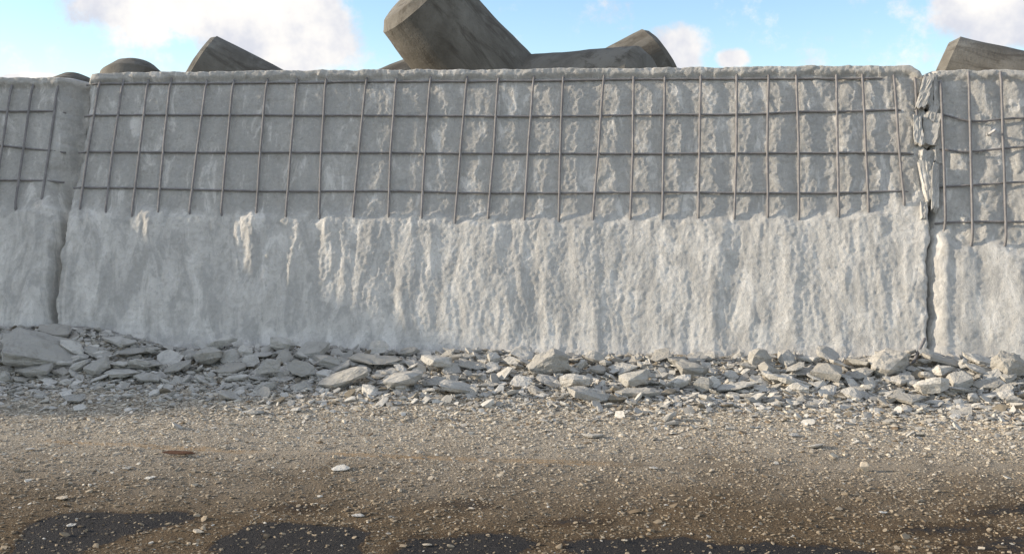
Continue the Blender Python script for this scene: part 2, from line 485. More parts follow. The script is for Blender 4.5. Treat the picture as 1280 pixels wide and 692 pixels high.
hrow([(1176,92),(1280,91),(1360,90)], w_right, 78, -.02); hrow([(1168,139),(1178,142),(1200,150),(1222,153),(1250,149),(1280,147),(1360,146)], w_right, 79, -.008)
hrow([(1169,184),(1180,186),(1198,191),(1225,189),(1255,185),(1280,183),(1360,182)], w_right, 80, -.008); hrow([(1168,233.5),(1182,233),(1220,231),(1280,227),(1360,226)], w_right, 81, -.010); hrow([(1170,278),(1183,277.5),(1280,277),(1360,276)], w_right, 82, -.012)
# steel stub sticking out of the right panel
u, h = px2wall(1237, 166, 0)
tt = np.linspace(0, 1, 5)
st = tube('steel_stub', wallP(u + .012 * tt, h - .01 * tt, -.04 + .12 * tt), .010, M_STEEL, None, 8, 3); child_of(st, w_right)

# ------------------------------------------------------------------ broken stone prototypes
def rock_mesh(name, seed, flat=.35, npts=13, cuts=2, rough=.05, mat=None):
    r = random.Random(seed)
    bm = bmesh.new()
    nc = r.choice((4, 5, 5, 6, 7, 8)); a0 = r.uniform(0, 6)
    for k in range(nc):
        a = a0 + 2 * math.pi * k / nc + r.uniform(-.28, .28); q = r.uniform(.7, 1.0)
        x, y = math.cos(a) * q * .5, math.sin(a) * q * .5
        t = flat * r.uniform(.2, .55)
        bm.verts.new((x, y, t * .5)); bm.verts.new((x * r.uniform(.75, 1), y * r.uniform(.75, 1), -t * .5))
    for k in range(npts - 8):
        bm.verts.new((r.uniform(-.28, .28), r.uniform(-.28, .28), flat * r.uniform(.3, .55)))
        bm.verts.new((r.uniform(-.28, .28), r.uniform(-.28, .28), -flat * r.uniform(.25, .5)))
    res = bmesh.ops.convex_hull(bm, input=bm.verts)
    junk = list({e for e in list(res['geom_interior']) + list(res['geom_unused']) if isinstance(e, bmesh.types.BMVert)} | {v for v in bm.verts if not v.link_faces})
    if junk: bmesh.ops.delete(bm, geom=junk, context='VERTS')
    if cuts:
        bmesh.ops.triangulate(bm, faces=bm.faces)
        bmesh.ops.subdivide_edges(bm, edges=bm.edges[:], cuts=cuts, use_grid_fill=True)
        bm.normal_update()
        co = np.array([v.co[:] for v in bm.verts])
        d = rough * (fbm(co[:, 0] * 5 + seed * 3.1, co[:, 1] * 5 + co[:, 2] * 7, 3, seed % 50)) + rough * .35 * facet(co[:, 0] * 9, co[:, 1] * 9 + co[:, 2] * 5, seed % 40)
        for v, dd in zip(bm.verts, d): v.co += v.normal * float(dd)
    bmesh.ops.recalc_face_normals(bm, faces=bm.faces)
    me = bpy.data.meshes.new(name); bm.to_mesh(me); bm.free()
    me.polygons.foreach_set('use_smooth', np.zeros(len(me.polygons), bool))
    if mat: me.materials.append(mat)
    return me

def shard_mesh(seed, mat):
    r = random.Random(seed); bm = bmesh.new()
    bmesh.ops.create_cube(bm, size=1.0)
    for v in bm.verts: v.co = Vector((v.co.x * r.uniform(.55, 1.05), v.co.y * r.uniform(.75, 1.05), v.co.z * r.uniform(.6, 1.0))) + Vector((r.uniform(-.12, .12), 0, 0))
    bmesh.ops.subdivide_edges(bm, edges=bm.edges[:], cuts=7, use_grid_fill=True)
    bm.normal_update()
    co = np.array([v.co[:] for v in bm.verts])
    d = .05 * fbm(co[:, 0] * 3 + seed, co[:, 1] * 5 + co[:, 2] * 3, 4, seed % 50) + .10 * facet(co[:, 0] * 4, co[:, 1] * 6 + co[:, 2] * 3, seed % 40)
    for v, dd in zip(bm.verts, d): v.co += v.normal * float(dd)
    me = bpy.data.meshes.new('loose_flake'); bm.to_mesh(me); bm.free()
    me.polygons.foreach_set('use_smooth', np.zeros(len(me.polygons), bool)); me.materials.append(mat)
    return me

FLAT = [rock_mesh('rubble_slab', 100 + i, random.uniform(.10, .24), 11, 3, .022, M_RUB) for i in range(22)]
BLOCK = [rock_mesh('rubble_slab', 200 + i, random.uniform(.4, .65), 11, 3, .028, M_RUB) for i in range(12)]
BIG = [rock_mesh('rubble_slab', 300 + i, random.uniform(.3, .5), 14, 6, .03, M_RUB) for i in range(6)]

# ------------------------------------------------------------------ ground
def heap(x, y):
    """height of the debris bank at the foot of the wall"""
    yb, u = wall_base_y(x)
    t = yb - y
    hm = .105 + .15 * sstep(-2.4, -3.3, u) + .04 * sstep(1.2, 3.0, u) + .025 * perlin(u * 1.7, 0.5, 101)
    wd = .95 + .12 * perlin(u * 1.1, 3.5, 102)
    return hm * sstep(wd, .12, t)

def ground_z(x, y):
    x = np.asarray(x, float); y = np.asarray(y, float)
    near = np.exp(-((np.abs(x) / 9) ** 4)) * np.exp(-(((y - 5) / 6) ** 4))
    return heap(x, y) * near + near * (.012 * fbm(x * .8, y * .8, 3, 111) + .005 * fbm(x * 5, y * 5, 3, 112))

def axis(lo, hi, step, far_lo, far_hi, n=26):
    mid = np.arange(lo, hi + 1e-6, step)
    g = np.geomspace(step, 1, n)
    a = lo - (lo - far_lo) * (g - step) / (1 - step); b = hi + (far_hi - hi) * (g - step) / (1 - step)
    return np.concatenate([a[1:][::-1], mid, b[1:]])
gx = axis(-4.3, 4.3, .016, -400, 400); gy = axis(3.2, 7.9, .016, -300, 600)
GX, GY = np.meshgrid(gx, gy)
GZ = ground_z(GX, GY)
gnd = mesh_np('ground', np.stack([GX, GY, GZ], -1).reshape(-1, 3), grid_faces(len(gy), len(gx)), M_GND)
tag(gnd, kind='structure')

def px2ground(x, y, z=0.0):
    r = ray(x, y); t = (z - CAM_Z) / r[2]
    return CAM + t * r

def px2heap(x, y):
    r = ray(x, y); t = 3.0
    while t < 12:
        p = CAM + t * r
        if p[2] <= float(ground_z(p[0], p[1])): break
        yb, _ = wall_base_y(p[0])
        if p[1] > float(yb) - .03 + max(0, p[2]) * BAT: break
        t += .01
    return CAM + t * r

# damp bare asphalt showing through the grit
DAMP = [[(10,700),(16,689),(25,677),(47,657),(67,645),(100,640),(140,641),(160,646),(212,641),(240,646),(217,654),(175,660),(155,667),(125,681),(90,692),(60,720)],
        [(270,720),(277,690),(285,668),(310,657),(380,655),(430,657),(455,668),(440,692),(430,720)],
        [(508,720),(512,692),(530,674),(590,669),(640,672),(665,681),(640,692),(600,720)],
        [(715,720),(718,690),(722,675),(760,670),(850,672),(905,680),(1000,683),(1100,686),(1140,700),(1140,720)],
        [(1115,666),(1150,657),(1205,655),(1235,661),(1190,669)],[(1205,641),(1240,634),(1300,631),(1300,644),(1240,646)],
        [(545,629),(580,624),(620,628),(590,632)],[(680,652),(720,646),(745,651),(710,656)],[(330,634),(360,630),(400,632),(370,638)],[(1180,690),(1230,672),(1300,668),(1300,690)]]
def poly_sd(px, py, poly):
    n = len(poly); inside = np.zeros(px.shape, bool); dist = np.full(px.shape, 1e9)
    for i in range(n):
        x1, y1 = poly[i]; x2, y2 = poly[(i + 1) % n]
        c = ((y1 > py) != (y2 > py)) & (px < (x2 - x1) * (py - y1) / (y2 - y1 + 1e-12) + x1)
        inside ^= c
        t = np.clip(((px - x1) * (x2 - x1) + (py - y1) * (y2 - y1)) / ((x2 - x1) ** 2 + (y2 - y1) ** 2 + 1e-12), 0, 1)
        dist = np.minimum(dist, np.hypot(px - x1 - t * (x2 - x1), py - y1 - t * (y2 - y1)))
    return np.where(inside, -dist, dist)
DPOLY = [[tuple(px2ground(*p)[:2]) for p in poly] for poly in DAMP]
def damp_at(x, y):
    r = np.zeros(x.shape)
    wx = x + .05 * fbm(x * 4, y * 4, 4, 121); wy = y + .04 * fbm(x * 4 + 9, y * 4, 4, 122)
    for i, poly in enumerate(DPOLY):
        soft = .07 if i in (0, 1, 3) else .10
        r = np.maximum(r, (1 if i < 4 else .62) * (1 - sstep(-soft * .55, soft, poly_sd(wx, wy, poly))))
    return r
lx = np.array([px2ground(*p)[:2] for p in [(-60,541),(0,545),(90,551),(180,558),(280,563),(400,567),(520,572),(630,576),(760,579),(900,582),(1030,583),(1160,583),(1340,583)]])
def paint_at(x, y):
    yc = np.interp(x, lx[:, 0], lx[:, 1])
    return 1 - sstep(.028, .048, np.abs(y - yc + .008 * fbm(x * 9, y * 9, 3, 131)))
def heap_at(x, y):
    yb, _ = wall_base_y(x)
    return sstep(1.15, .75, yb - y + .15 * fbm(x * 3, y * 3, 3, 135))
for nm, fn in (('damp', damp_at), ('paint', paint_at), ('heap', heap_at)):
    val = np.zeros(GX.shape)
    m = (np.abs(GX) < 5) & (GY > 2.8) & (GY < 8)
    val[m] = fn(GX[m], GY[m])
    if nm == 'paint':
        val *= sstep(.30, .62, .5 + .6 * fbm(GX * .9, GY * 1.0, 3, 133) + .25 * sstep(-1, -3, GX))
    gnd.data.attributes.new(nm, 'FLOAT', 'POINT').data.foreach_set('value', val.ravel().astype(np.float32))

# fill behind the wall that carries the tetrapods
bx = np.linspace(-30, 30, 80); by = np.linspace(8.6, 40, 50)
BX, BY = np.meshgrid(bx, by)
yb, _ = wall_base_y(np.clip(BX, -14, 9))
BYY = np.maximum(BY, yb + 1.15)
BZ = 1.35 + .25 * fbm(BX * .7, BYY * .7, 4, 141) - sstep(12, 20, BYY) * 1.2
bank = mesh_np('embankment', np.stack([BX, BYY, BZ], -1).reshape(-1, 3), grid_faces(50, 80), M_BANK); tag(bank, kind='structure')

# ------------------------------------------------------------------ loose chips: one mesh of many
def scatter(name, xs, ys, size, flat, mat, kind_label, cat, sink=.25, tilt=.35, zoff=0.0, npro=16, seed0=400):
    protos = []
    for i in range(npro):
        me = rock_mesh('chip', seed0 + i, 1.0, 9, 0)
        bm = bmesh.new(); bm.from_mesh(me); bmesh.ops.triangulate(bm, faces=bm.faces)
        protos.append((np.array([v.co[:] for v in bm.verts]), np.array([[v.index for v in f.verts] for f in bm.faces])))
        bm.free(); bpy.data.meshes.remove(me)
    n = len(xs); which = rng.integers(0, npro, n)
    zs = ground_z(xs, ys) + zoff
    V = []; Fc = []; off = 0
    for k in range(npro):
        idx = np.nonzero(which == k)[0]
        if not len(idx): continue
        pv, pf = protos[k]; m = len(idx)
        sc = np.stack([size[idx] * rng.uniform(.75, 1.3, m), size[idx] * rng.uniform(.55, 1.0, m), size[idx] * flat[idx]], -1)
        v = pv[None] * sc[:, None]
        a = rng.uniform(0, 2 * np.pi, m); tx = rng.normal(0, tilt, m); ty = rng.normal(0, tilt, m)
        c, s = np.cos(tx), np.sin(tx)
        y = v[..., 1] * c[:, None] - v[..., 2] * s[:, None]; z = v[..., 1] * s[:, None] + v[..., 2] * c[:, None]
        c, s = np.cos(ty), np.sin(ty)
        x = v[..., 0] * c[:, None] + z * s[:, None]; z = -v[..., 0] * s[:, None] + z * c[:, None]
        c, s = np.cos(a), np.sin(a)
        X = x * c[:, None] - y * s[:, None] + xs[idx][:, None]; Y = x * s[:, None] + y * c[:, None] + ys[idx][:, None]
        Zc = z + (zs[idx] + sc[:, 2] * sink)[:, None]
        V.append(np.stack([X, Y, Zc], -1).reshape(-1, 3))
        Fc.append((pf[None] + (off + np.arange(m) * len(pv))[:, None, None]).reshape(-1, 3)); off += m * len(pv)
    o = mesh_np(name, np.concatenate(V), np.concatenate(Fc), mat, smooth=False)
    tag(o, kind_label, cat, kind='stuff')
    return o

def pts_in(n, y0, y1, xm=4.2):
    return rng.uniform(-xm, xm, n), rng.uniform(y0, y1, n)

# grit over the whole roadway, coarser towards the wall
n = 205000
xs, ys = pts_in(n, 3.3, 7.2)
dens = .6 + .4 * sstep(3.6, 5.0, ys + .6 * fbm(xs * 1.2, ys * 1.2, 3, 151)) * (.8 + .4 * perlin(xs * 2, ys * 3, 152))
dens *= 1 - .72 * sstep(.35, .6, damp_at(xs, ys))
yb, _ = wall_base_y(xs)
dens *= 1 - .75 * paint_at(xs, ys)
keep = (rng.uniform(0, 1, n) < dens) & (np.abs(xs) < ys * .56 + .3) & (ys < yb - .25)
xs, ys = xs[keep], ys[keep]
yb, _ = wall_base_y(xs); tw = yb - ys
size = np.exp(rng.normal(math.log(.0088), .52, len(xs))) * (1 + .9 * sstep(2.2, 1.0, tw))
size = np.clip(size, .0035, .06)
flat = rng.uniform(.18, .55, len(xs)) * (1 - .35 * sstep(2.2, 1.0, tw))
scatter('gravel', xs, ys, size, flat, M_GRAV, 'grey and brown stone grit strewn over the dirty roadway', 'gravel', .12, .22)

# flat flakes just in front of and under the heap
n = 17000
xs = rng.uniform(-4.3, 4.3, n); yb, _ = wall_base_y(xs)
tw = np.abs(rng.normal(.55, .50, n)) + .02
keep = (tw < 2.2); xs, tw, yb = xs[keep], tw[keep], yb[keep]
ys = yb - tw
size = np.exp(rng.normal(math.log(.036), .55, len(xs))) * (1 - .35 * sstep(.9, 1.7, tw))
size = np.clip(size, .012, .13)
scatter('debris', xs, ys, size, rng.uniform(.14, .4, len(xs)), M_DEB, 'thin grey concrete flakes scattered along the foot of the rubble', 'debris', .35, .36, seed0=450)

# ------------------------------------------------------------------ individual slabs of the rubble
ORD = 'first second third fourth fifth sixth seventh eighth ninth tenth eleventh twelfth thirteenth fourteenth fifteenth sixteenth seventeenth eighteenth nineteenth twentieth twenty-first twenty-second twenty-third twenty-fourth twenty-fifth twenty-sixth'.split()
PLACED = []   # (px x, y, w)

def put_slab(me, p, w, dx, dz, tilt, yaw, roll=0.0, sink=.3):
    o = bpy.data.objects.new('rubble_slab', me); C.objects.link(o)
    o.scale = (w, dx, dz)
    o.rotation_euler = (tilt, roll, yaw)
    o.location = (p[0], p[1], p[2])
    return o

# the slabs one can pick out: px centre, px width, px height, kind, label, extra tilt
KEY = [
 (42,450,112,30,'G','huge dust-covered slab heaped under the bluish panel at the picture edge'),
 (66,415,42,16,'F','pale slab leaning on the wall above the huge dusty slab'),
 (10,425,24,10,'F','small dark-edged slab on top of the huge dusty slab, by the picture edge'),
 (37,466,54,18,'F','flat pale slab lying in front of the huge dusty slab'),
 (76,466,25,11,'F','small pale slab at the corner of the flat pale slab'),
 (118,442,36,13,'F','dark narrow slab leaning just past the huge dusty slab'),
 (150,429,40,13,'B','brownish wedge sitting highest against the wall foot'),
 (167,441,52,15,'F','broad brownish slab lying under the wedge at the wall foot'),
 (121,460,34,24,'B','blocky grey lump in front of the dark narrow slab'),
 (176,457,50,16,'F','long curved grey flake bridging other slabs'),
 (147,469,52,14,'F','long low grey slab under the curved flake'),
 (182,475,38,14,'F','grey slab at the very front, just past the curved flake'),
 (5,473,14,16,'B','brown square block at the picture edge'),
 (24,476,24,9,'F','thin grey flake beside the brown square block'),
 (90,500,30,9,'F','flat shaded slab lying alone on the road before the heap'),
 (273,430,36,22,'B','pale rounded lump at the wall foot below the fifth bar'),
 (258,448,42,28,'B','pale leaning block under the rounded lump'),
 (305,441,22,20,'B','small square upright slab close to the wall'),
 (285,462,38,16,'F','dark slab tipped on edge below the square upright slab'),
 (283,496,34,11,'F','pale flat slab lying alone in the last of the shade'),
 (218,462,40,18,'F','grey slab filling the gap between curved flake and pale leaning block'),
 (232,446,30,14,'F','low grey slab behind the pale leaning block'),
 (336,461,38,30,'F','pale oval slab standing almost upright'),
 (351,432,28,24,'B','dark lump highest in the heap behind the pale oval slab'),
 (388,442,46,20,'B','wedge with pale top and dark front face'),
 (376,464,34,24,'F','grey slab leaning beside the pale oval slab'),
 (412,457,42,16,'B','brownish rounded stone behind the large pale slab'),
 (404,468,24,15,'B','small brownish stone between two pale slabs'),
 (431,475,64,26,'F','large pale rough slab at the front of the heap'),
 (470,452,72,20,'F','big flat slab lying across its neighbours'),
 (456,463,24,11,'B','small tan stone under the big flat slab'),
 (502,478,44,25,'B','rough brownish grey block at the front, beside large pale slab'),
 (548,455,42,25,'B','clean pale block close to the wall in the middle of the heap'),
 (517,457,28,13,'F','grey slab next to the clean pale block'),
 (572,486,54,18,'F','layered brown flake lying low at the front'),
 (586,457,36,16,'F','grey sloping slab just past the clean pale block'),
 (617,449,20,14,'B','small dark pyramid stone at the wall foot'),
 (541,479,30,14,'F','narrow pale slab slanting up to the clean pale block'),
 (686,459,54,28,'G','rounded grey mound of concrete at the wall foot'),
 (683,476,30,13,'F','small pale slab in front of the rounded mound'),
 (651,479,26,16,'F','small pale slab standing just before the rounded mound'),
 (722,479,40,22,'B','chunky pale slab beside the rounded mound'),
 (737,498,62,13,'F','wide smooth grey slab lying flat at the front edge'),
 (777,463,36,17,'F','pale sunlit slab sloping behind the bright pyramid'),
 (796,476,40,30,'B','bright cream pyramid-shaped block'),
 (798,493,46,10,'F','dark layered slab under the bright pyramid'),
 (866,464,36,26,'B','pale sloping block with sunlit face'),
 (853,478,24,21,'B','cream block leaning against the pale sloping block'),
 (880,484,26,20,'B','dark grey shaded block right under the pale sloping block'),
 (891,479,20,22,'F','narrow upright slab behind the dark shaded block'),
 (950,451,24,25,'B','bright tall stone topping the heap against the wall'),
 (920,486,48,14,'F','low grey slab at the front below the bright tall stone'),
 (812,469,26,11,'F','thin pale flake touching the bright pyramid'),
 (1002,464,32,17,'F','pale tilted slab before the white rough block'),
 (1042,468,46,28,'B','large white rough block'),
 (990,479,62,12,'F','long pale slab lying in front of the tilted slab'),
 (1115,458,56,26,'G','smooth grey boulder-like slab at the wall foot'),
 (1131,475,44,16,'F','pale ragged slab before the smooth grey boulder'),
 (1167,485,36,27,'B','dark-faced block below the shattered joint'),
 (1182,453,52,17,'F','pale flat slab right under the shattered joint'),
 (1204,478,36,22,'B','grey rounded block in front of the pale flat slab'),
 (1227,451,42,13,'F','brown flat slab close to the wall beyond the joint'),
 (1226,464,36,16,'F','dark hollow slab under the brown flat slab'),
 (1264,460,44,30,'G','pale boulder cut by the picture edge'),
 (1236,483,36,14,'F','small pale slab before the pale boulder'),
 (1136,501,46,14,'F','pale slab lying farthest out from the shattered joint'),
 (1271,501,24,16,'B','small rounded stone at the front by the picture edge'),
 (1204,455,10,17,'B','thin pale shard standing on end beyond the joint'),
]
for i, (x, y, w, h, k, lab) in enumerate(KEY):
    p = px2heap(x, y + h * .5)
    dep = math.hypot(p[0], p[1]); s = p[1] / F
    ww, hh = w * s * 1.32, h * s * 1.3
    if k == 'F':
        me = FLAT[i % len(FLAT)]; dy = ww * random.uniform(.6, .8); dz = max(ww, .09) * random.uniform(.8, 1.1)
        t = math.asin(min(.92, max(.05, (hh - .16 * ww) / dy))) - .10
    elif k == 'G':
        me = BIG[i % len(BIG)]; dy = ww * .75; dz = hh * 2.1; t = .2
    else:
        me = BLOCK[i % len(BLOCK)]; dy = ww * random.uniform(.7, .95); dz = hh * 1.25; t = random.uniform(-.1, .35)
    yb, _ = wall_base_y(p[0])
    p[1] = min(p[1] + dy * .25, float(yb) - dy * .28)
    p[2] = max(p[2], float(ground_z(p[0], p[1])) * .6) + hh * .42
    o = put_slab(me, p, ww, dy, dz, t, random.uniform(-.45, .45), random.uniform(-.32, .32))
    tag(o, lab, 'broken slab', 'broken concrete slabs heaped at the foot of the wall', 'thing')
    PLACED.append((x, y, w))

# the smaller slabs between them
FILL = []
tries = 0
while len(FILL) < 230 and tries < 9000:
    tries += 1
    x = random.uniform(-12, 1292); fr = random.random() ** .9
    ytop = np.interp(x, [0, 90, 180, 300, 640, 900, 960, 1280], [432, 434, 438, 440, 449, 450, 448, 450])
    yfr = np.interp(x, [0, 300, 640, 900, 1150, 1280], [480, 488, 498, 502, 506, 500])
    y = ytop + (yfr - ytop) * fr
    w = random.uniform(15, 38) * (1.05 if fr < .6 else .85)
    if any(abs(x - a) < .28 * (w + c) and abs(y - b) < 6 for a, b, c in PLACED): continue
    PLACED.append((x, y, w)); FILL.append((x, y, w, fr))
vb_x = [b_[0] for a, b_ in VB]
bins = {}
for x, y, w, fr in FILL:
    n_ = 0 if x < 70 else (27 if x > 1162 else 1 + int(np.argmin([abs(x - v) for v in vb_x])))
    bins.setdefault((n_, 0 if fr < .33 else 1 if fr < .68 else 2), []).append((x, y, w, fr))
for (n_, lay), lst in bins.items():
    lst.sort()
    for j, (x, y, w, fr) in enumerate(lst):
        p = px2heap(x, y); s = p[1] / F; ww = w * s * 1.15
        flatk = random.random() < .8
        me = random.choice(FLAT if flatk else BLOCK)
        dy = ww * random.uniform(.55, .95); dz = ww * (random.uniform(.7, 1.3) if flatk else random.uniform(.6, .95))
        yb, _ = wall_base_y(p[0]); p[1] = min(p[1], float(yb) - dy * .3)
        p[2] = float(ground_z(p[0], p[1])) + ww * random.uniform(.03, .15) + (.04 if fr < .6 else 0) * random.random()
        tl = random.uniform(-.15, .75) if fr < .7 else random.uniform(-.1, .3)
        o = put_slab(me, p, ww, dy, dz, tl, random.uniform(0, 6.28) if not flatk else random.uniform(-.8, .8), random.uniform(-.6, .6))
        wh = ('at wall foot', 'in mid heap', 'at heap front')[lay]
        if n_ == 0: place = 'below the bluish panel'
        elif n_ == 27: place = 'beyond the shattered joint'
        else: place = 'under ' + ORD[n_ - 1] + ' bar from narrow joint'
        q = '' if len(lst) == 1 else ', leftmost there' if j == 0 else ', rightmost there' if j == len(lst) - 1 else ', ' + ORD[j] + ' from left there'
        kd = 'thin flake' if flatk else 'chunky lump'
        tag(o, f'{kd} {wh} {place}{q}', 'broken slab', 'broken concrete slabs heaped at the foot of the wall', 'thing')

# ------------------------------------------------------------------ loose stones on the road
STONE = [(1082,583,19,14,'P','cream cobble alone on the grit below the shattered joint, casting a long shadow'),
 (75,621,18,8,'P','pale oval stone just above the largest dark damp patch'),
 (246,664,18,7,'P','pale flat stone between the two dark damp patches near the lower edge'),
 (52,658,0,0,'','') , (88,656,14,6,'R','grey stone lying inside the largest dark damp patch'),
 (447,644,17,5,'R','thin pale flake in open grit above the second damp patch'),
 (534,681,14,5,'P','thin white flake at the edge of a damp patch, picture centre'),
 (781,675,11,5,'P','white chip at the upper rim of the widest damp patch'),
 (1228,686,12,5,'P','white chip at the lower picture edge, far corner'),
 (36,560,14,7,'R','pale stone just below the worn yellow line near the picture edge'),
 (158,585,15,6,'R','grey flake below the yellow line, before the rusty scrap'),
 (186,598,16,6,'R','small cluster stone below the rusty scrap'),
 (994,543,20,6,'R','brownish flat flake midway between heap and yellow line'),
 (817,584,14,6,'R','pale flake right on the faded yellow line'),
 (741,543,34,6,'R','long thin grey slab flat on the grit above the yellow line'),
 (243,679,8,5,'P','tiny white pebble under the pale flat stone'),
 (1105,640,14,6,'R','grey flake below the cream cobble'),
 (425,586,24,7,'R','wide grey flake below the yellow line in open grit'),
 (318,515,26,5,'R','thin dark flake at the end of the shaded strip'),
 (60,510,22,5,'R','thin grey flake in the deep shade beside the lone flat slab'),
]
for i, (x, y, w, h, k, lab) in enumerate(STONE):
    if not w: continue
    p = px2ground(x, y + h * .5); s = p[1] / F; ww = w * s * 1.1; hh = h * s
    vs = (CAM_Z / math.hypot(p[1], CAM_Z))
    dy = min(ww * .75, hh * 1.3 / vs * .8 if h < .45 * w else ww * .8)
    me = (BLOCK if h > .55 * w else FLAT)[(i * 5) % 12].copy()
    me.materials.clear(); me.materials.append(M_PALE if k == 'P' else M_RUB)
    o = bpy.data.objects.new('stone', me); C.objects.link(o)
    o.scale = (ww, dy, (hh * 1.5 if h > .55 * w else ww * .9)); o.rotation_euler = (random.uniform(-.1, .2), random.uniform(-.1, .1), random.uniform(-.3, .3))
    o.location = (p[0], p[1] + dy * .3, float(ground_z(p[0], p[1])) + hh * .35)
    tag(o, lab, 'stone', 'loose stones on the roadway', 'thing')
p = px2ground(224, 571)
me = FLAT[3].copy(); me.materials.clear(); me.materials.append(M_RUST)
o = bpy.data.objects.new('scrap_metal', me); C.objects.link(o); o.scale = (.19, .06, .05); o.location = (p[0], p[1], .022); o.rotation_euler = (.1, .05, .1)
tag(o, 'flat rusty brown scrap on the grit just below the yellow line', 'scrap')

# thin stick of bar poking from the rubble under the joint
a = px2heap(1144, 453); b_ = px2heap(1160, 437)
a[2] += .03; b_ = a + np.array([.10, .10, .115])
o = tube('broken_bar', np.array([a + (b_ - a) * t for t in np.linspace(-.3, 1, 6)]), .011, M_BAR, None)
tag(o, 'short broken bar poking out of the rubble under the shattered joint', 'steel bar')

# flakes of concrete wedged in the shattered joint (parts of the middle panel)
for i, (x, y, w, h, tz) in enumerate([(1156,116,11,48,.28),(1164,112,10,46,.2),(1150,104,9,30,.1),(1147,163,11,40,-.05),(1165,160,24,48,.1),(1160,196,20,20,0),(1160,228,12,56,-.08),(1171,112,7,44,.02),(1173,184,10,40,.05),(1155,262,9,24,.1),(1168,138,12,30,.3),(1152,136,10,28,-.2),(1168,236,9,60,.04)]):
    u, h_ = px2wall(x, y, 0.0); s = 7.9 / F
    me = shard_mesh(500 + i, M_WALL)
    sc = Matrix.Diagonal((w * s, h * s * .95, .07, 1))
    basis = Matrix(((T[0], SL[0] / np.linalg.norm(SL), N[0], 0), (T[1], SL[1] / np.linalg.norm(SL), N[1], 0), (T[2], SL[2] / np.linalg.norm(SL), N[2], 0), (0, 0, 0, 1)))
    mt = Matrix.Translation(wallP(u, h_, -.012 - .018 * (i % 3)).tolist()) @ basis @ Matrix.Rotation(-tz, 4, 'Z') @ Matrix.Rotation(random.uniform(-.35, .35), 4, 'Y') @ sc
    me.transform(mt)
    o = bpy.data.objects.new('loose_flake', me); C.objects.link(o); child_of(o, w_main)

# ------------------------------------------------------------------ tetrapods beyond the wall
def tetra_mesh(L, r0, r1, ch, seed):
    dirs = [Vector((0, 0, 1))] + [Vector((math.sqrt(8) / 3 * math.cos(a), math.sqrt(8) / 3 * math.sin(a), -1 / 3)) for a in (0, 2 * math.pi / 3, 4 * math.pi / 3)]
    bm = bmesh.new(); seg = 48
    for d in dirs:
        q = d.to_track_quat('Z', 'Y').to_matrix()
        prof = [(0, r0 * 1.05)] + [(L * t, r0 + (r1 - r0) * t) for t in np.linspace(.12, 1 - ch / L, 14)] + [(L - ch * .9, r1 * .985), (L - ch * .05, r1 - ch * .92), (L, r1 - ch * 1.05), (L + .004, 0.001)]
        rows = []
        for z, r in prof:
            rows.append([bm.verts.new(q @ Vector((r * math.cos(2 * math.pi * k / seg), r * math.sin(2 * math.pi * k / seg), z))) for k in range(seg)])
        for a, b in zip(rows[:-1], rows[1:]):
            for k in range(seg):
                bm.faces.new((a[k], a[(k + 1) % seg], b[(k + 1) % seg], b[k]))
    bm.normal_update()
    co = np.array([v.co[:] for v in bm.verts])
    dd = .012 * fbm(co[:, 0] * 2 + seed, co[:, 1] * 2 + co[:, 2] * 2.3, 3, 160 + seed)
    for v, x in zip(bm.verts, dd): v.co += v.normal * float(x)
    me = bpy.data.meshes.new('tetrapod'); bm.to_mesh(me); bm.free()
    for p in me.polygons: p.use_smooth = True
    me.set_sharp_from_angle(angle=rad(24))
    me.materials.append(M_TET)
    return me

def put_tetra(tip_px, depth, axis, roll, L, r0, r1, ch, label, seed):
    r = ray(*tip_px); tip = CAM + r * (depth / r[1])
    ax = Vector(axis).normalized()
    o = bpy.data.objects.new('tetrapod', tetra_mesh(L, r0, r1, ch, seed)); C.objects.link(o)
    q0 = ax.to_track_quat('Z', 'Y')
    leg = Vector((math.sqrt(8) / 3, 0, -1 / 3))
    if not isinstance(roll, (int, float)):        # turn about the visible arm until a second arm points this way
        aim = Vector(roll).normalized()
        roll = max((k * .02 for k in range(105)), key=lambda a: max((q0 @ (Matrix.Rotation(a + t, 3, 'Z') @ leg)).dot(aim) for t in (0, 2 * math.pi / 3, 4 * math.pi / 3)))
    q = q0 @ Matrix.Rotation(roll, 3, 'Z').to_quaternion()
    o.rotation_mode = 'QUATERNION'; o.rotation_quaternion = q
    o.location = Vector(tip.tolist()) - ax * L
    tag(o, label, 'tetrapod', 'concrete tetrapods heaped beyond the wall')
    m = bpy.data.materials
    return o
TET = [
 ((514, -6), 11.0, (-.63, -.31, .71), (.84, -.5, .12), 1.7, .62, .48, .09, 'largest tetrapod, its thick arm slanting up, a second arm lying level behind the wall'),
 ((831, 71), 13.2, (.80, -.02, .55), 1.2, 1.8, .66, .46, .06, 'tetrapod whose rounded arm end rises from behind the level arm of the largest'),
 ((241, 83), 12.0, (-.80, -.22, .52), .5, 1.8, .64, .46, .05, 'tetrapod with pointed faceted arm rising like a cone from behind the wall'),
 ((170, 84), 12.5, (.0, .35, .9), 0.7, 1.8, .5, .40, .16, 'tetrapod showing only a dark round dome close to the narrow joint'),
 ((98, 99), 13.5, (.1, .35, .9), 1.0, 1.7, .45, .34, .14, 'tetrapod of which just a small low hump shows over the narrow joint'),
 ((1168, 94), 11.6, (-.86, .34, .36), (.2, -.25, -1), 1.9, .66, .47, .09, 'tetrapod over the sunlit panel beyond the shattered joint'),
 ((541, 104), 14.2, (.85, .2, .45), .58, 1.8, .64, .45, .08, 'tetrapod of which only a dark sliver shows beside the thick arm of the largest'),
]
for i, t in enumerate(TET): put_tetra(*t[:9], i)

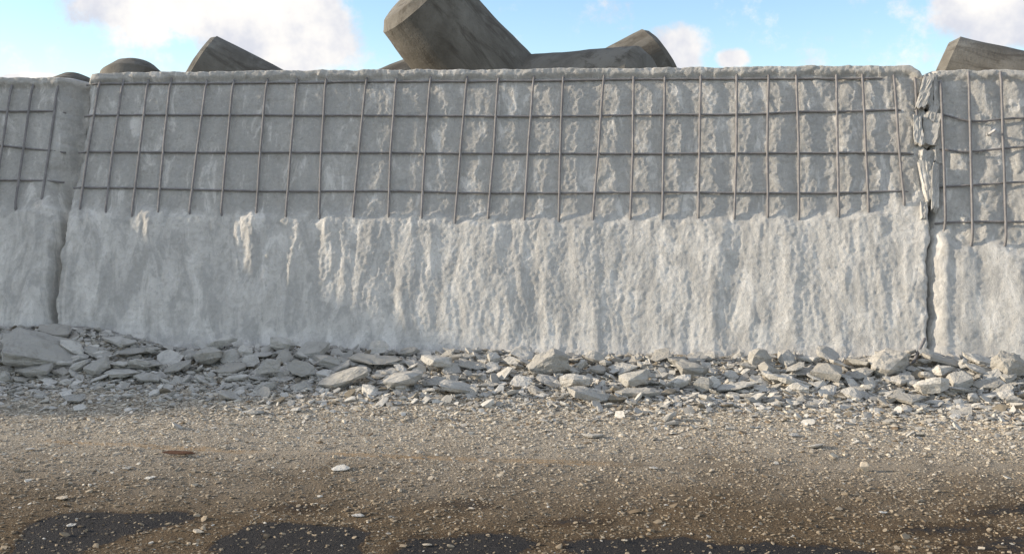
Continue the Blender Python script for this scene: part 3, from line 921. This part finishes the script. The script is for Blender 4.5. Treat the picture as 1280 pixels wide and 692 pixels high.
# ------------------------------------------------------------------ light, sky, camera
SUN_E, SUN_A = rad(15), rad(-5.0)      # elevation; angle of the sun towards the camera side of straight left
to_sun = Vector((-math.cos(SUN_E) * math.cos(SUN_A), -math.cos(SUN_E) * math.sin(SUN_A), math.sin(SUN_E)))
sl = bpy.data.lights.new('sun', 'SUN'); sl.energy = 3.2; sl.angle = rad(1.0); sl.color = (1.0, .86, .68)
so = bpy.data.objects.new('sun', sl); C.objects.link(so); so.rotation_euler = to_sun.to_track_quat('Z', 'Y').to_euler()

wd = bpy.data.worlds.new('World'); S.world = wd; wd.use_nodes = True
nt = wd.node_tree; nt.nodes.clear(); b = NB(nt)
sky = b.n('ShaderNodeTexSky', sky_type='NISHITA'); sky.sun_disc = False
sky.sun_elevation = SUN_E; sky.sun_rotation = math.atan2(to_sun.x, to_sun.y); sky.altitude = 0; sky.air_density = 1.0; sky.dust_density = .25; sky.ozone_density = 2.0
vec = b.n('ShaderNodeTexCoord').outputs['Generated']
sx = b.n('ShaderNodeSeparateXYZ', inp={0: vec})
ay = b.math('MAXIMUM', b.math('ABSOLUTE', sx.outputs[1]), .05)
ta = b.math('DIVIDE', sx.outputs[0], ay); te = b.math('DIVIDE', sx.outputs[2], ay)
uvw = b.n('ShaderNodeCombineXYZ', inp={0: ta, 1: te, 2: 0.0}).outputs[0]
warp = b.n('ShaderNodeTexNoise', inp={'Vector': uvw, 'Scale': 14.0, 'Detail': 9, 'Roughness': .66})
CL = [(190, 2, 125, 58, 1.3), (345, 35, 110, 70, 1.5), (300, 85, 80, 30, .9), (42, 97, 45, 7, 1.0), (850, 62, 55, 36, .95), (914, 73, 28, 15, 1.15), (1258, 8, 98, 66, 1.6), (1120, 16, 16, 14, .12), (1160, 80, 40, 22, .15)]
tot = None
for x, y, rx, ry, k in CL:
    r = ray(x, y); a0, e0 = r[0] / r[1], r[2] / r[1]
    da = b.math('DIVIDE', b.math('SUBTRACT', ta, a0), rx / F); de = b.math('DIVIDE', b.math('SUBTRACT', te, e0), ry / F)
    q = b.math('ADD', b.math('MULTIPLY', da, da), b.math('MULTIPLY', de, de))
    g = b.math('MULTIPLY', b.math('MAXIMUM', b.math('SUBTRACT', 1.0, q), -.6), k)
    tot = g if tot is None else b.math('MAXIMUM', tot, g)
wn = b.math('MULTIPLY', b.math('SUBTRACT', warp.outputs[0], .5), 3.4)
dens = b.ramp(b.math('ADD', tot, wn), -.05, .75)
n2 = b.noise(uvw, 9.0, 5, .6)
shade = b.ramp(n2, .35, .62)
cc = b.mix(shade, (2.9, 3.0, 3.35), (4.4, 4.25, 4.05))
over = b.ramp(b.noise(vec, 2.4, 7, .62, .3), .44, .62)  # unseen cloud cover behind and above the camera, added as pale fill light
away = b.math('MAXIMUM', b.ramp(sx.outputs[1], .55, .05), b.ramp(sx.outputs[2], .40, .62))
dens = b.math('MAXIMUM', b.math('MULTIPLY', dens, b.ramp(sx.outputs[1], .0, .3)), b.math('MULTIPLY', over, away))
skyc = b.n('ShaderNodeMix', data_type='RGBA', blend_type='MULTIPLY', inp={0: 1.0, 6: sky.outputs[0], 7: (.93, .955, 1.02, 1)}).outputs[2]
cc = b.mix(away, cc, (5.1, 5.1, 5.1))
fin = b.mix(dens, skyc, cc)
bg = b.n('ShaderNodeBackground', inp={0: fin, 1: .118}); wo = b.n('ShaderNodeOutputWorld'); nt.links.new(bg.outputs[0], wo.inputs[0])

cd = bpy.data.cameras.new('camera'); cd.sensor_width = 36; cd.lens = 36 * F / W; cd.clip_end = 2000
co = bpy.data.objects.new('camera', cd); C.objects.link(co)
co.location = CAM.tolist(); co.rotation_euler = (math.pi / 2 - PITCH, 0, 0)
S.camera = co
S.view_settings.view_transform = 'Standard'; S.view_settings.look = 'None'; S.view_settings.gamma = 1; S.view_settings.use_curve_mapping = False
S.view_settings.exposure = 1.08
S.cycles.use_denoising = True
